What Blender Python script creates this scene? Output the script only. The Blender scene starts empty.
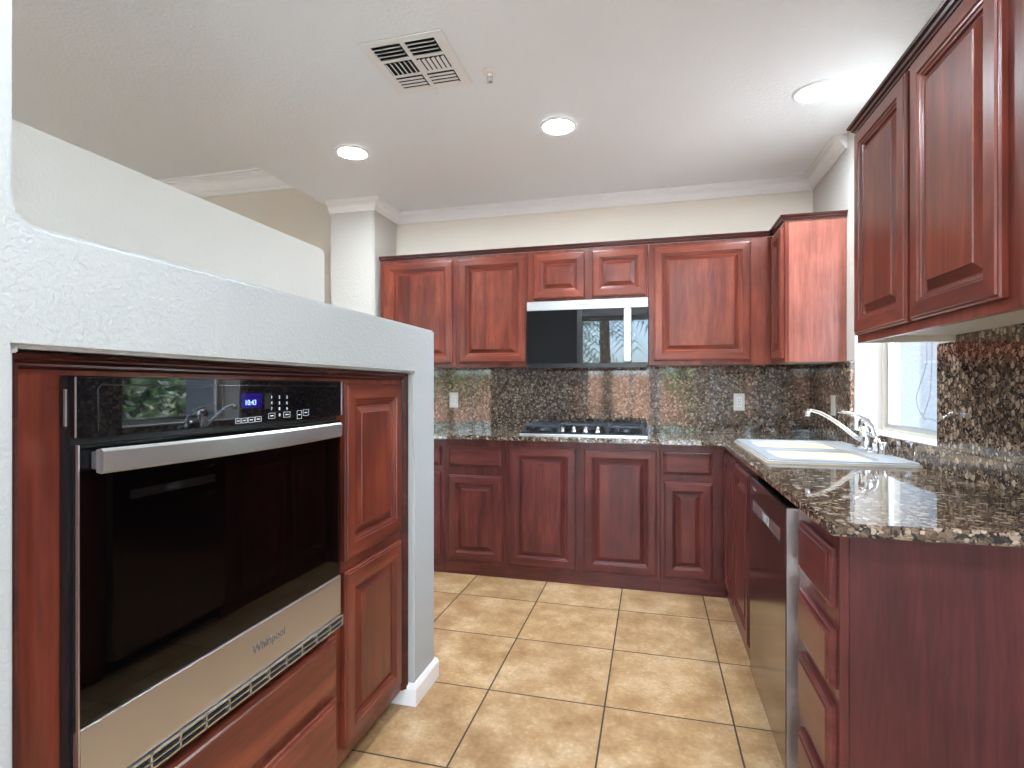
import bpy, bmesh, math, random
from mathutils import Vector, Matrix

S = bpy.context.scene
COL = S.collection
PI = math.pi

# ------------------------------------------------------------------ camera
cd = bpy.data.cameras.new('camera')
cam = bpy.data.objects.new('camera', cd)
COL.objects.link(cam)
cam.location = (0, 0, 1.217)
cam.rotation_euler = (PI / 2, 0, math.atan(140 / 540))
cd.sensor_width = 36
cd.lens = 540 / 1024 * 36
cd.shift_y = 4 / 1024
cd.clip_start = 0.02
cd.clip_end = 300
S.camera = cam

# ------------------------------------------------------------------ view, world, sun
S.view_settings.view_transform = 'Standard'
S.view_settings.look = 'None'
S.view_settings.gamma = 1
S.view_settings.use_curve_mapping = False
S.view_settings.exposure = 2.1
S.view_settings.use_white_balance = True
S.view_settings.white_balance_temperature = 5550
S.view_settings.white_balance_tint = 4
CAN_POWER = 98.0
SKY_STRENGTH = 0.8
SUN_STRENGTH = 9

w = bpy.data.worlds.new('sky')
S.world = w
w.use_nodes = True
wn = w.node_tree
wn.nodes.clear()
sky = wn.nodes.new('ShaderNodeTexSky')
sky.sky_type = 'NISHITA'
sky.sun_disc = False
sky.sun_elevation = math.radians(52)
sky.sun_rotation = math.radians(8)
sky.air_density = 1.0
sky.dust_density = 2.5
bg = wn.nodes.new('ShaderNodeBackground')
bg.inputs['Strength'].default_value = SKY_STRENGTH
wo = wn.nodes.new('ShaderNodeOutputWorld')
hs = wn.nodes.new('ShaderNodeHueSaturation')
hs.inputs['Saturation'].default_value = 0.6
wn.links.new(sky.outputs[0], hs.inputs['Color'])
wn.links.new(hs.outputs[0], bg.inputs['Color'])
wn.links.new(bg.outputs[0], wo.inputs['Surface'])

sl = bpy.data.lights.new('sun', 'SUN')
sl.energy = SUN_STRENGTH
sl.angle = math.radians(1.5)
sl.color = (1.0, 0.94, 0.86)
sun = bpy.data.objects.new('sun', sl)
COL.objects.link(sun)
sun.rotation_euler = Vector((0.15, -1.0, -1.30)).to_track_quat('-Z', 'Y').to_euler()

# ------------------------------------------------------------------ materials
MATS = {}


def new_mat(name):
    m = bpy.data.materials.new(name)
    m.use_nodes = True
    nt = m.node_tree
    b = nt.nodes['Principled BSDF']
    MATS[name] = m
    return m, nt, b


def lin(h):
    def f(c):
        c /= 255
        return c / 12.92 if c <= 0.04045 else ((c + 0.055) / 1.055) ** 2.4
    return tuple(f(int(h[i:i + 2], 16)) for i in (0, 2, 4)) + (1,)


def plain(name, col, rough=0.5, metal=0.0, spec=0.5, coat=0.0, emit=None, es=0):
    m, nt, b = new_mat(name)
    b.inputs['Base Color'].default_value = col if len(col) == 4 else tuple(col) + (1,)
    b.inputs['Roughness'].default_value = rough
    b.inputs['Metallic'].default_value = metal
    b.inputs['Specular IOR Level'].default_value = spec
    b.inputs['Coat Weight'].default_value = coat
    if emit:
        b.inputs['Emission Color'].default_value = tuple(emit) + (1,)
        b.inputs['Emission Strength'].default_value = es
    # a little procedural unevenness so nothing is perfectly flat
    n = nt.nodes.new('ShaderNodeTexNoise')
    n.inputs['Scale'].default_value = 30
    tc = nt.nodes.new('ShaderNodeTexCoord')
    nt.links.new(tc.outputs['Object'], n.inputs['Vector'])
    mr = nt.nodes.new('ShaderNodeMapRange')
    mr.inputs['To Min'].default_value = max(0.0, rough * 0.9)
    mr.inputs['To Max'].default_value = min(1.0, rough * 1.1)
    nt.links.new(n.outputs['Fac'], mr.inputs['Value'])
    nt.links.new(mr.outputs[0], b.inputs['Roughness'])
    return m


def ramp(nt, stops, interp='LINEAR'):
    r = nt.nodes.new('ShaderNodeValToRGB')
    r.color_ramp.interpolation = interp
    e = r.color_ramp.elements
    e[0].position, e[0].color = stops[0][0], stops[0][1]
    e[1].position, e[1].color = stops[-1][0], stops[-1][1]
    for p, c in stops[1:-1]:
        x = e.new(p)
        x.color = c
    return r


def wood(name, horizontal, dark, mid, light, rough=0.3, axis=None):
    m, nt, b = new_mat(name)
    L = nt.links.new
    tc = nt.nodes.new('ShaderNodeTexCoord')
    mp = nt.nodes.new('ShaderNodeMapping')
    if horizontal:
        mp.inputs['Scale'].default_value = (1.2, 1.2, 14)
    else:
        mp.inputs['Scale'].default_value = (13, 13, 1.1)
    L(tc.outputs['Object'], mp.inputs['Vector'])
    n1 = nt.nodes.new('ShaderNodeTexNoise')
    n1.inputs['Scale'].default_value = 1.0
    n1.inputs['Detail'].default_value = 7
    n1.inputs['Roughness'].default_value = 0.6
    n1.inputs['Distortion'].default_value = 0.9
    L(mp.outputs[0], n1.inputs['Vector'])
    r1 = ramp(nt, [(0.30, dark), (0.5, mid), (0.72, light)])
    L(n1.outputs['Fac'], r1.inputs[0])
    n2 = nt.nodes.new('ShaderNodeTexNoise')
    n2.inputs['Scale'].default_value = 4.5
    n2.inputs['Detail'].default_value = 3
    L(tc.outputs['Object'], n2.inputs['Vector'])
    mx = nt.nodes.new('ShaderNodeMixRGB')
    mx.blend_type = 'MULTIPLY'
    mx.inputs[0].default_value = 0.55
    r2 = ramp(nt, [(0.3, (0.55, 0.5, 0.55, 1)), (0.7, (1.25, 1.2, 1.15, 1))])
    L(n2.outputs['Fac'], r2.inputs[0])
    L(r1.outputs[0], mx.inputs[1])
    L(r2.outputs[0], mx.inputs[2])
    n3 = nt.nodes.new('ShaderNodeTexNoise')
    n3.inputs['Scale'].default_value = 9
    n3.inputs['Detail'].default_value = 8
    L(mp.outputs[0], n3.inputs['Vector'])
    mx2 = nt.nodes.new('ShaderNodeMixRGB')
    mx2.blend_type = 'MULTIPLY'
    mx2.inputs[0].default_value = 0.5
    r3 = ramp(nt, [(0.35, (0.7, 0.68, 0.68, 1)), (0.6, (1.1, 1.1, 1.1, 1))])
    L(n3.outputs['Fac'], r3.inputs[0])
    L(mx.outputs[0], mx2.inputs[1])
    L(r3.outputs[0], mx2.inputs[2])
    L(mx2.outputs[0], b.inputs['Base Color'])
    b.inputs['Roughness'].default_value = rough
    b.inputs['Specular IOR Level'].default_value = 0.3
    b.inputs['Coat Weight'].default_value = 0.3
    b.inputs['Coat Roughness'].default_value = 0.24
    return m


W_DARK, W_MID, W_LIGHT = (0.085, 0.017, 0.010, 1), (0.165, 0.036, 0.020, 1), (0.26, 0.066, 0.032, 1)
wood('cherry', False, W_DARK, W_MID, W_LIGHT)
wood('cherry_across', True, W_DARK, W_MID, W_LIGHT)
B_DARK, B_MID, B_LIGHT = (0.065, 0.016, 0.015, 1), (0.120, 0.029, 0.026, 1), (0.19, 0.048, 0.036, 1)  # same cherry as the uppers, purple daylight cast put into the colour
wood('cherry_base_tint', False, B_DARK, B_MID, B_LIGHT)
wood('cherry_base_tint_across', True, B_DARK, B_MID, B_LIGHT)
wood('cherry_trim', True, (0.030, 0.008, 0.007, 1), (0.060, 0.014, 0.011, 1), (0.10, 0.024, 0.016, 1), 0.25)


def granite():
    m, nt, b = new_mat('granite')
    L = nt.links.new
    tc = nt.nodes.new('ShaderNodeTexCoord')
    nz = nt.nodes.new('ShaderNodeTexNoise')
    nz.inputs['Scale'].default_value = 45
    nz.inputs['Detail'].default_value = 3
    L(tc.outputs['Object'], nz.inputs['Vector'])
    ad = nt.nodes.new('ShaderNodeVectorMath')
    ad.operation = 'SCALE'
    ad.inputs['Scale'].default_value = 0.012
    L(nz.outputs['Color'], ad.inputs[0])
    a2 = nt.nodes.new('ShaderNodeVectorMath')
    L(tc.outputs['Object'], a2.inputs[0])
    L(ad.outputs[0], a2.inputs[1])

    def vor(scale, rnd=1.0):
        v = nt.nodes.new('ShaderNodeTexVoronoi')
        v.inputs['Scale'].default_value = scale
        v.inputs['Randomness'].default_value = rnd
        L(a2.outputs[0], v.inputs['Vector'])
        return v
    v1 = vor(54)
    # matrix: dark with small brown and grey grains
    v2 = vor(170)
    sep2 = nt.nodes.new('ShaderNodeSeparateColor')
    L(v2.outputs['Color'], sep2.inputs[0])
    matrix = ramp(nt, [(0.0, (0.012, 0.010, 0.010, 1)), (0.40, (0.035, 0.025, 0.020, 1)), (0.62, (0.13, 0.085, 0.06, 1)),
                       (0.85, (0.32, 0.24, 0.18, 1)), (1.0, (0.05, 0.035, 0.03, 1))], 'CONSTANT')
    L(sep2.outputs[0], matrix.inputs[0])
    # ovoids: tan, varied per cell
    sep1 = nt.nodes.new('ShaderNodeSeparateColor')
    L(v1.outputs['Color'], sep1.inputs[0])
    ov = ramp(nt, [(0.0, (0.060, 0.038, 0.025, 1)), (0.5, (0.200, 0.138, 0.090, 1)), (1.0, (0.52, 0.42, 0.31, 1))])
    L(sep1.outputs[1], ov.inputs[0])
    v3 = vor(260)
    sep3 = nt.nodes.new('ShaderNodeSeparateColor')
    L(v3.outputs['Color'], sep3.inputs[0])
    gr = ramp(nt, [(0.0, (0.35, 0.33, 0.32, 1)), (0.2, (0.9, 0.9, 0.9, 1)), (1.0, (1.15, 1.13, 1.1, 1))], 'CONSTANT')
    L(sep3.outputs[0], gr.inputs[0])
    om = nt.nodes.new('ShaderNodeMixRGB')
    om.blend_type = 'MULTIPLY'
    om.inputs[0].default_value = 0.75
    L(ov.outputs[0], om.inputs[1])
    L(gr.outputs[0], om.inputs[2])
    # radius varies per cell
    th = nt.nodes.new('ShaderNodeMapRange')
    th.inputs['To Min'].default_value = 0.40
    th.inputs['To Max'].default_value = 0.68
    L(sep1.outputs[0], th.inputs['Value'])
    sb = nt.nodes.new('ShaderNodeMath')
    sb.operation = 'SUBTRACT'
    L(th.outputs[0], sb.inputs[0])
    L(v1.outputs['Distance'], sb.inputs[1])
    mk = nt.nodes.new('ShaderNodeMapRange')
    mk.inputs['From Min'].default_value = -0.02
    mk.inputs['From Max'].default_value = 0.03
    L(sb.outputs[0], mk.inputs['Value'])
    mx = nt.nodes.new('ShaderNodeMixRGB')
    L(mk.outputs[0], mx.inputs[0])
    L(matrix.outputs[0], mx.inputs[1])
    L(om.outputs[0], mx.inputs[2])
    L(mx.outputs[0], b.inputs['Base Color'])
    b.inputs['Roughness'].default_value = 0.05
    b.inputs['Specular IOR Level'].default_value = 0.8
    return m


granite()


def tiles():
    m, nt, b = new_mat('floor_tile')
    L = nt.links.new
    T = 0.4625
    tc = nt.nodes.new('ShaderNodeTexCoord')
    sp = nt.nodes.new('ShaderNodeSeparateXYZ')
    L(tc.outputs['Object'], sp.inputs[0])

    def mth(op, a, c=None, bb=None):
        n = nt.nodes.new('ShaderNodeMath')
        n.operation = op
        for i, x in enumerate((a, c, bb)):
            if x is None:
                continue
            if isinstance(x, (int, float)):
                n.inputs[i].default_value = x
            else:
                L(x, n.inputs[i])
        return n.outputs[0]
    cells, dists = [], []
    for k, off in ((0, -0.175), (1, 2.085)):
        u = mth('DIVIDE', mth('SUBTRACT', sp.outputs[k], off), T)
        fl = mth('FLOOR', u)
        fr = mth('SUBTRACT', u, fl)
        d = mth('MINIMUM', fr, mth('SUBTRACT', 1.0, fr))
        cells.append(fl)
        dists.append(mth('MULTIPLY', d, T))
    dm = mth('MINIMUM', dists[0], dists[1])
    gm = nt.nodes.new('ShaderNodeMapRange')
    gm.inputs['From Min'].default_value = 0.0022
    gm.inputs['From Max'].default_value = 0.0042
    L(dm, gm.inputs['Value'])
    cv = nt.nodes.new('ShaderNodeCombineXYZ')
    L(cells[0], cv.inputs[0])
    L(cells[1], cv.inputs[1])
    wn_ = nt.nodes.new('ShaderNodeTexWhiteNoise')
    L(cv.outputs[0], wn_.inputs['Vector'])
    # every tile has its own clouding
    sc = nt.nodes.new('ShaderNodeVectorMath')
    sc.operation = 'SCALE'
    sc.inputs['Scale'].default_value = 7.0
    L(wn_.outputs['Color'], sc.inputs[0])
    ad = nt.nodes.new('ShaderNodeVectorMath')
    L(tc.outputs['Object'], ad.inputs[0])
    L(sc.outputs[0], ad.inputs[1])
    n1 = nt.nodes.new('ShaderNodeTexNoise')
    n1.inputs['Scale'].default_value = 7
    n1.inputs['Detail'].default_value = 8
    n1.inputs['Roughness'].default_value = 0.65
    L(ad.outputs[0], n1.inputs['Vector'])
    r1 = ramp(nt, [(0.32, (0.36, 0.205, 0.088, 1)), (0.5, (0.50, 0.32, 0.155, 1)), (0.68, (0.66, 0.48, 0.285, 1))])
    L(n1.outputs['Fac'], r1.inputs[0])
    n2 = nt.nodes.new('ShaderNodeTexNoise')
    n2.inputs['Scale'].default_value = 70
    n2.inputs['Detail'].default_value = 4
    L(ad.outputs[0], n2.inputs['Vector'])
    r2 = ramp(nt, [(0.38, (0.82, 0.8, 0.78, 1)), (0.62, (1.0, 1.0, 1.0, 1)), (0.75, (1.35, 1.35, 1.35, 1))])
    L(n2.outputs['Fac'], r2.inputs[0])
    mu = nt.nodes.new('ShaderNodeMixRGB')
    mu.blend_type = 'MULTIPLY'
    mu.inputs[0].default_value = 0.8
    L(r1.outputs[0], mu.inputs[1])
    L(r2.outputs[0], mu.inputs[2])
    vt = nt.nodes.new('ShaderNodeMapRange')
    vt.inputs['To Min'].default_value = 0.92
    vt.inputs['To Max'].default_value = 1.08
    L(wn_.outputs['Value'], vt.inputs['Value'])
    v2 = nt.nodes.new('ShaderNodeVectorMath')
    v2.operation = 'SCALE'
    L(mu.outputs[0], v2.inputs[0])
    L(vt.outputs[0], v2.inputs['Scale'])
    mx = nt.nodes.new('ShaderNodeMixRGB')
    mx.inputs[1].default_value = (0.055, 0.040, 0.030, 1)
    L(gm.outputs[0], mx.inputs[0])
    L(v2.outputs[0], mx.inputs[2])
    L(mx.outputs[0], b.inputs['Base Color'])
    rr = nt.nodes.new('ShaderNodeMapRange')
    rr.inputs['To Min'].default_value = 0.8
    rr.inputs['To Max'].default_value = 0.33
    L(gm.outputs[0], rr.inputs['Value'])
    L(rr.outputs[0], b.inputs['Roughness'])
    bp = nt.nodes.new('ShaderNodeBump')
    bp.inputs['Distance'].default_value = 0.002
    bp.inputs['Strength'].default_value = 0.6
    h = mth('ADD', gm.outputs[0], mth('MULTIPLY', n1.outputs['Fac'], 0.5))
    L(h, bp.inputs['Height'])
    L(bp.outputs[0], b.inputs['Normal'])


tiles()


def plaster(name, col, strength, scale=95, dist=0.003):
    m, nt, b = new_mat(name)
    L = nt.links.new
    tc = nt.nodes.new('ShaderNodeTexCoord')
    n = nt.nodes.new('ShaderNodeTexNoise')
    n.inputs['Scale'].default_value = scale
    n.inputs['Detail'].default_value = 3
    n.inputs['Roughness'].default_value = 0.55
    L(tc.outputs['Object'], n.inputs['Vector'])
    rp = ramp(nt, [(0.42, (0, 0, 0, 1)), (0.62, (1, 1, 1, 1))])
    L(n.outputs['Fac'], rp.inputs[0])
    bp = nt.nodes.new('ShaderNodeBump')
    bp.inputs['Strength'].default_value = strength
    bp.inputs['Distance'].default_value = dist
    L(rp.outputs[0], bp.inputs['Height'])
    L(bp.outputs[0], b.inputs['Normal'])
    b.inputs['Base Color'].default_value = col
    b.inputs['Roughness'].default_value = 0.75
    b.inputs['Specular IOR Level'].default_value = 0.25


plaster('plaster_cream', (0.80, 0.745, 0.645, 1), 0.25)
plaster('plaster_daylit', (0.46, 0.475, 0.47, 1), 0.24, 110, 0.003)  # same paint family as the cream walls, cool daylight put into the colour
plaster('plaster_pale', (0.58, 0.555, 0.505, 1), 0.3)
plaster('ceiling_paint', (0.88, 0.91, 0.935, 1), 0.3, 60)
plaster('stucco', (0.24, 0.255, 0.27, 1), 0.5, 50)
plaster('block_wall', (0.36, 0.20, 0.13, 1), 0.5, 30)
plaster('desert_gravel', (0.48, 0.42, 0.36, 1), 0.9, 40, 0.02)
plaster('concrete', (0.66, 0.65, 0.63, 1), 0.3, 40)
plain('white_trim', (0.92, 0.92, 0.91), 0.35)
plain('white_register', (0.86, 0.86, 0.85), 0.45)
plain('white_plastic', (0.78, 0.765, 0.69), 0.35)
plain('sink_white', (0.46, 0.48, 0.505), 0.25)
plain('sink_rim_stain', (0.66, 0.55, 0.38), 0.5)
plain('chrome', (0.80, 0.81, 0.83), 0.06, 1.0)
plain('black_glass', (0.004, 0.004, 0.005), 0.02, 0, 0.7)
plain('black_enamel', (0.012, 0.012, 0.014), 0.25)
plain('black_matt', (0.006, 0.006, 0.006), 0.7)
plain('cast_iron', (0.035, 0.040, 0.050), 0.4)
plain('toe_kick', (0.020, 0.010, 0.010), 0.6)
plain('cream_board', (0.66, 0.62, 0.52), 0.5)
plain('aluminium', (0.55, 0.56, 0.56), 0.3, 1.0)
plain('window_vinyl', (0.62, 0.57, 0.48), 0.4)
plain('cord_grey', (0.12, 0.12, 0.14), 0.6)
plain('bark', (0.10, 0.065, 0.04), 0.9)
plain('leaf_green', (0.13, 0.22, 0.055), 0.5)
plain('leaf_dark', (0.035, 0.07, 0.02), 0.5)
plain('leaf_pale', (0.36, 0.44, 0.20), 0.5)
plain('palm_leaf', (0.06, 0.10, 0.035), 0.45)
plain('mark_white', (0.7, 0.7, 0.7), 0.5, emit=(0.8, 0.85, 1.0), es=0.05)
plain('display_blue', (0.005, 0.0, 0.05), 0.1, emit=(0.03, 0.0, 0.55), es=0.035)
plain('digit_blue', (0.3, 0.4, 1), 0.3, emit=(0.35, 0.5, 1.0), es=0.45)
plain('mark_grey', (0.12, 0.12, 0.12), 0.4)
plain('lamp_lens', (1, 1, 1), 0.5, emit=(1.0, 0.98, 0.95), es=CAN_POWER)
plain('door_paint', (0.62, 0.64, 0.67), 0.45)


def brushed(name, col, rough, vert=False):
    m, nt, b = new_mat(name)
    L = nt.links.new
    tc = nt.nodes.new('ShaderNodeTexCoord')
    mp = nt.nodes.new('ShaderNodeMapping')
    mp.inputs['Scale'].default_value = (900, 900, 3) if vert else (6, 6, 900)
    L(tc.outputs['Object'], mp.inputs['Vector'])
    n = nt.nodes.new('ShaderNodeTexNoise')
    n.inputs['Scale'].default_value = 1
    L(mp.outputs[0], n.inputs['Vector'])
    mr = nt.nodes.new('ShaderNodeMapRange')
    mr.inputs['To Min'].default_value = rough * 0.75
    mr.inputs['To Max'].default_value = rough * 1.3
    L(n.outputs['Fac'], mr.inputs['Value'])
    L(mr.outputs[0], b.inputs['Roughness'])
    b.inputs['Base Color'].default_value = col
    b.inputs['Metallic'].default_value = 1


brushed('steel', (0.60, 0.60, 0.61, 1), 0.36)
brushed('steel_pale', (0.72, 0.74, 0.77, 1), 0.33)
brushed('steel_dark', (0.25, 0.22, 0.215, 1), 0.16)


def glass(name, tint, refl_rough=0.0, ior=1.5):
    m, nt, b = new_mat(name)
    nt.nodes.remove(b)
    out = nt.nodes['Material Output']
    tr = nt.nodes.new('ShaderNodeBsdfTransparent')
    tr.inputs[0].default_value = tint
    gl = nt.nodes.new('ShaderNodeBsdfGlossy')
    gl.inputs['Roughness'].default_value = refl_rough
    lw = nt.nodes.new('ShaderNodeLayerWeight')
    lw.inputs['Blend'].default_value = 0.5
    pw = nt.nodes.new('ShaderNodeMath')
    pw.operation = 'POWER'
    pw.inputs[1].default_value = 5
    nt.links.new(lw.outputs['Facing'], pw.inputs[0])
    fr = nt.nodes.new('ShaderNodeMath')
    fr.operation = 'MULTIPLY_ADD'
    fr.inputs[1].default_value = 0.96
    fr.inputs[2].default_value = 0.04
    nt.links.new(pw.outputs[0], fr.inputs[0])
    mx = nt.nodes.new('ShaderNodeMixShader')
    nt.links.new(fr.outputs[0], mx.inputs[0])
    nt.links.new(tr.outputs[0], mx.inputs[1])
    nt.links.new(gl.outputs[0], mx.inputs[2])
    nt.links.new(mx.outputs[0], out.inputs[0])


glass('window_glass', (0.97, 0.98, 0.99, 1))
glass('oven_glass', (0.50, 0.50, 0.51, 1), 0.01)

# ------------------------------------------------------------------ mesh helpers


class MB:
    """collects shapes, then links them as one mesh object"""

    def __init__(self, mats):
        self.bm = bmesh.new()
        self.mats = mats if isinstance(mats, (list, tuple)) else [mats]

    def box(self, x0, x1, y0, y1, z0, z1, mi=0, bev=0.0, seg=2, M=None):
        b2 = bmesh.new()
        vs = [b2.verts.new((x, y, z)) for x in (x0, x1) for y in (y0, y1) for z in (z0, z1)]
        for f in ((0, 1, 3, 2), (4, 6, 7, 5), (0, 4, 5, 1), (2, 3, 7, 6), (0, 2, 6, 4), (1, 5, 7, 3)):
            b2.faces.new([vs[i] for i in f])
        bmesh.ops.recalc_face_normals(b2, faces=b2.faces)
        if bev:
            bmesh.ops.bevel(b2, geom=b2.edges[:], offset=bev, segments=seg, affect='EDGES', clamp_overlap=True)
        self.merge(b2, mi, M)
        return self

    def merge(self, b2, mi=None, M=None):
        if M is not None:
            bmesh.ops.transform(b2, matrix=M, verts=b2.verts)
        vm = {}
        for v in b2.verts:
            vm[v] = self.bm.verts.new(v.co)
        for f in b2.faces:
            try:
                nf = self.bm.faces.new([vm[v] for v in f.verts])
            except ValueError:
                continue
            nf.material_index = f.material_index if mi is None else mi
            nf.smooth = f.smooth
        b2.free()

    def tube(self, pts, r, seg=10, mi=0, cap=True, flat=None):
        """sweep a circle (radius may be a list) along points"""
        b2 = bmesh.new()
        pts = [Vector(p) for p in pts]
        n = len(pts)
        rings = []
        up = None
        for i, p in enumerate(pts):
            t = (pts[min(i + 1, n - 1)] - pts[max(i - 1, 0)]).normalized()
            if up is None:
                a = Vector((0, 0, 1)) if abs(t.z) < 0.9 else Vector((1, 0, 0))
                up = (a - t * a.dot(t)).normalized()
            else:
                up = (up - t * up.dot(t)).normalized()
            sd = t.cross(up)
            rr = r[i] if isinstance(r, (list, tuple)) else r
            ru, rs = (rr, rr) if flat is None else (rr * flat, rr)
            rings.append([b2.verts.new(p + up * math.cos(a) * ru + sd * math.sin(a) * rs)
                          for a in [2 * PI * k / seg for k in range(seg)]])
        for i in range(n - 1):
            for k in range(seg):
                f = b2.faces.new([rings[i][k], rings[i][(k + 1) % seg], rings[i + 1][(k + 1) % seg], rings[i + 1][k]])
                f.smooth = True
        if cap:
            b2.faces.new(rings[0][::-1])
            b2.faces.new(rings[-1])
        bmesh.ops.recalc_face_normals(b2, faces=b2.faces)
        self.merge(b2, mi)
        return self

    def lathe(self, prof, c=(0, 0, 0), axis=(0, 0, 1), seg=24, mi=0, smooth=True):
        """prof: list of (radius, height)"""
        b2 = bmesh.new()
        rings = []
        for r, h in prof:
            if r < 1e-6:
                rings.append([b2.verts.new((0, 0, h))])
            else:
                rings.append([b2.verts.new((r * math.cos(2 * PI * k / seg), r * math.sin(2 * PI * k / seg), h)) for k in range(seg)])
        for a, b_ in zip(rings, rings[1:]):
            for k in range(seg):
                k2 = (k + 1) % seg
                if len(a) == 1 and len(b_) == 1:
                    continue
                if len(a) == 1:
                    f = b2.faces.new([a[0], b_[k], b_[k2]])
                elif len(b_) == 1:
                    f = b2.faces.new([a[k], b_[0], a[k2]])
                else:
                    f = b2.faces.new([a[k], b_[k], b_[k2], a[k2]])
                f.smooth = smooth
        bmesh.ops.recalc_face_normals(b2, faces=b2.faces)
        q = Vector((0, 0, 1)).rotation_difference(Vector(axis)).to_matrix().to_4x4()
        self.merge(b2, mi, Matrix.Translation(c) @ q)
        return self

    def grid(self, a, b_, filled, lo, hi, axes='xyz', bev=0.0, seg=2, mi=0):
        """slab made from a grid of cells with holes; thickness lo..hi along the third axis"""
        b2 = bmesh.new()
        cache = {}

        def P(i, j, k):
            key = (i, j, k)
            if key not in cache:
                c = {axes[0]: a[i], axes[1]: b_[j], axes[2]: (lo, hi)[k]}
                cache[key] = b2.verts.new((c['x'], c['y'], c['z']))
            return cache[key]
        na, nb = len(a) - 1, len(b_) - 1
        F = lambda i, j: 0 <= i < na and 0 <= j < nb and filled(i, j)
        for i in range(na):
            for j in range(nb):
                if not F(i, j):
                    continue
                for k in (0, 1):
                    b2.faces.new([P(i, j, k), P(i + 1, j, k), P(i + 1, j + 1, k), P(i, j + 1, k)])
                for (di, dj, e) in ((-1, 0, ((i, j), (i, j + 1))), (1, 0, ((i + 1, j), (i + 1, j + 1))),
                                    (0, -1, ((i, j), (i + 1, j))), (0, 1, ((i, j + 1), (i + 1, j + 1)))):
                    if not F(i + di, j + dj):
                        p, q = e
                        b2.faces.new([P(*p, 0), P(*q, 0), P(*q, 1), P(*p, 1)])
        bmesh.ops.recalc_face_normals(b2, faces=b2.faces)
        if bev:
            es = [e for e in b2.edges if len(e.link_faces) == 2 and e.calc_face_angle(0) > 1.0]
            bmesh.ops.bevel(b2, geom=es, offset=bev, segments=seg, affect='EDGES', clamp_overlap=True)
        self.merge(b2, mi)
        return self

    def prism(self, poly, lo, hi, axes='xyz', bev=0.0, seg=3, mi=0):
        """extrude a closed 2D outline given in axes[0], axes[1] along axes[2]"""
        b2 = bmesh.new()

        def P(p, k):
            c = {axes[0]: p[0], axes[1]: p[1], axes[2]: k}
            return b2.verts.new((c['x'], c['y'], c['z']))
        A = [P(p, lo) for p in poly]
        B = [P(p, hi) for p in poly]
        b2.faces.new(A)
        b2.faces.new(B[::-1])
        n = len(poly)
        for i in range(n):
            b2.faces.new([A[i], A[(i + 1) % n], B[(i + 1) % n], B[i]])
        bmesh.ops.recalc_face_normals(b2, faces=b2.faces)
        if bev:
            es = [e for e in b2.edges if e.calc_face_angle(0) > 1.0]
            bmesh.ops.bevel(b2, geom=es, offset=bev, segments=seg, affect='EDGES', clamp_overlap=True)
        self.merge(b2, mi)
        return self

    def build(self, name, parent=None, **props):
        me = bpy.data.meshes.new(name)
        self.bm.to_mesh(me)
        self.bm.free()
        for m in self.mats:
            me.materials.append(MATS[m])
        o = bpy.data.objects.new(name, me)
        COL.objects.link(o)
        if parent:
            o.parent = parent
            o.matrix_parent_inverse = Matrix.Translation(-Vector(parent.location))
        for k, v in props.items():
            o[k] = v
        return o


def thing(name, label, cat, loc=(0, 0, 0), group=None):
    o = bpy.data.objects.new(name, None)
    o.empty_display_size = 0.1
    COL.objects.link(o)
    o.location = loc
    o['label'] = label
    o['category'] = cat
    if group:
        o['group'] = group
    return o


def struct(mb, name, label=None):
    o = mb.build(name)
    o['kind'] = 'structure'
    if label:
        o['label'] = label
    return o


def text(name, body, size, loc, xdir, ydir, mat, parent, ext=0.0004, align='CENTER', bold=0.0):
    c = bpy.data.curves.new(name, 'FONT')
    c.body = body
    c.size = size
    c.extrude = ext
    c.offset = bold
    c.align_x = align
    c.align_y = 'CENTER'
    c.materials.append(MATS[mat])
    tmp = bpy.data.objects.new(name, c)
    COL.objects.link(tmp)
    bpy.context.view_layer.update()
    me = bpy.data.meshes.new_from_object(tmp.evaluated_get(bpy.context.evaluated_depsgraph_get()))
    bpy.data.objects.remove(tmp)
    x = Vector(xdir).normalized()
    y = Vector(ydir).normalized()
    z = x.cross(y)
    M = Matrix((x, y, z)).transposed().to_4x4()
    M.translation = Vector(loc)
    me.transform(M)
    me.name = name
    o = bpy.data.objects.new(name, me)
    COL.objects.link(o)
    if parent:
        o.parent = parent
        o.matrix_parent_inverse = Matrix.Translation(-Vector(parent.location))
    return o


# frames: a front is described by u (across), z (up) and n (out of the front)
def front_verts(facing, u, h, z, plane):
    """facing '-y': u is x, plane is the y of the back of the front, h goes towards -y"""
    if facing == '-y':
        return (u, plane - h, z)
    if facing == '-x':
        return (plane - h, u, z)
    return (plane + h, u, z)     # '+x'


DOOR = [(0.0, 0.0), (0.0, 0.012), (0.003, 0.016), (0.008, 0.0165), (0.010, 0.0205), (0.048, 0.0215),
        (0.0505, 0.0165), (0.056, 0.0155), (0.0585, 0.0115), (0.064, 0.0100), (0.067, 0.0035), (0.072, 0.0035), (0.094, 0.0155), (0.0955, 0.0190)]
SLAB = [(0.0, 0.0), (0.0, 0.010), (0.003, 0.0145), (0.008, 0.016), (0.012, 0.0165), (0.016, 0.0205)]


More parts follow.
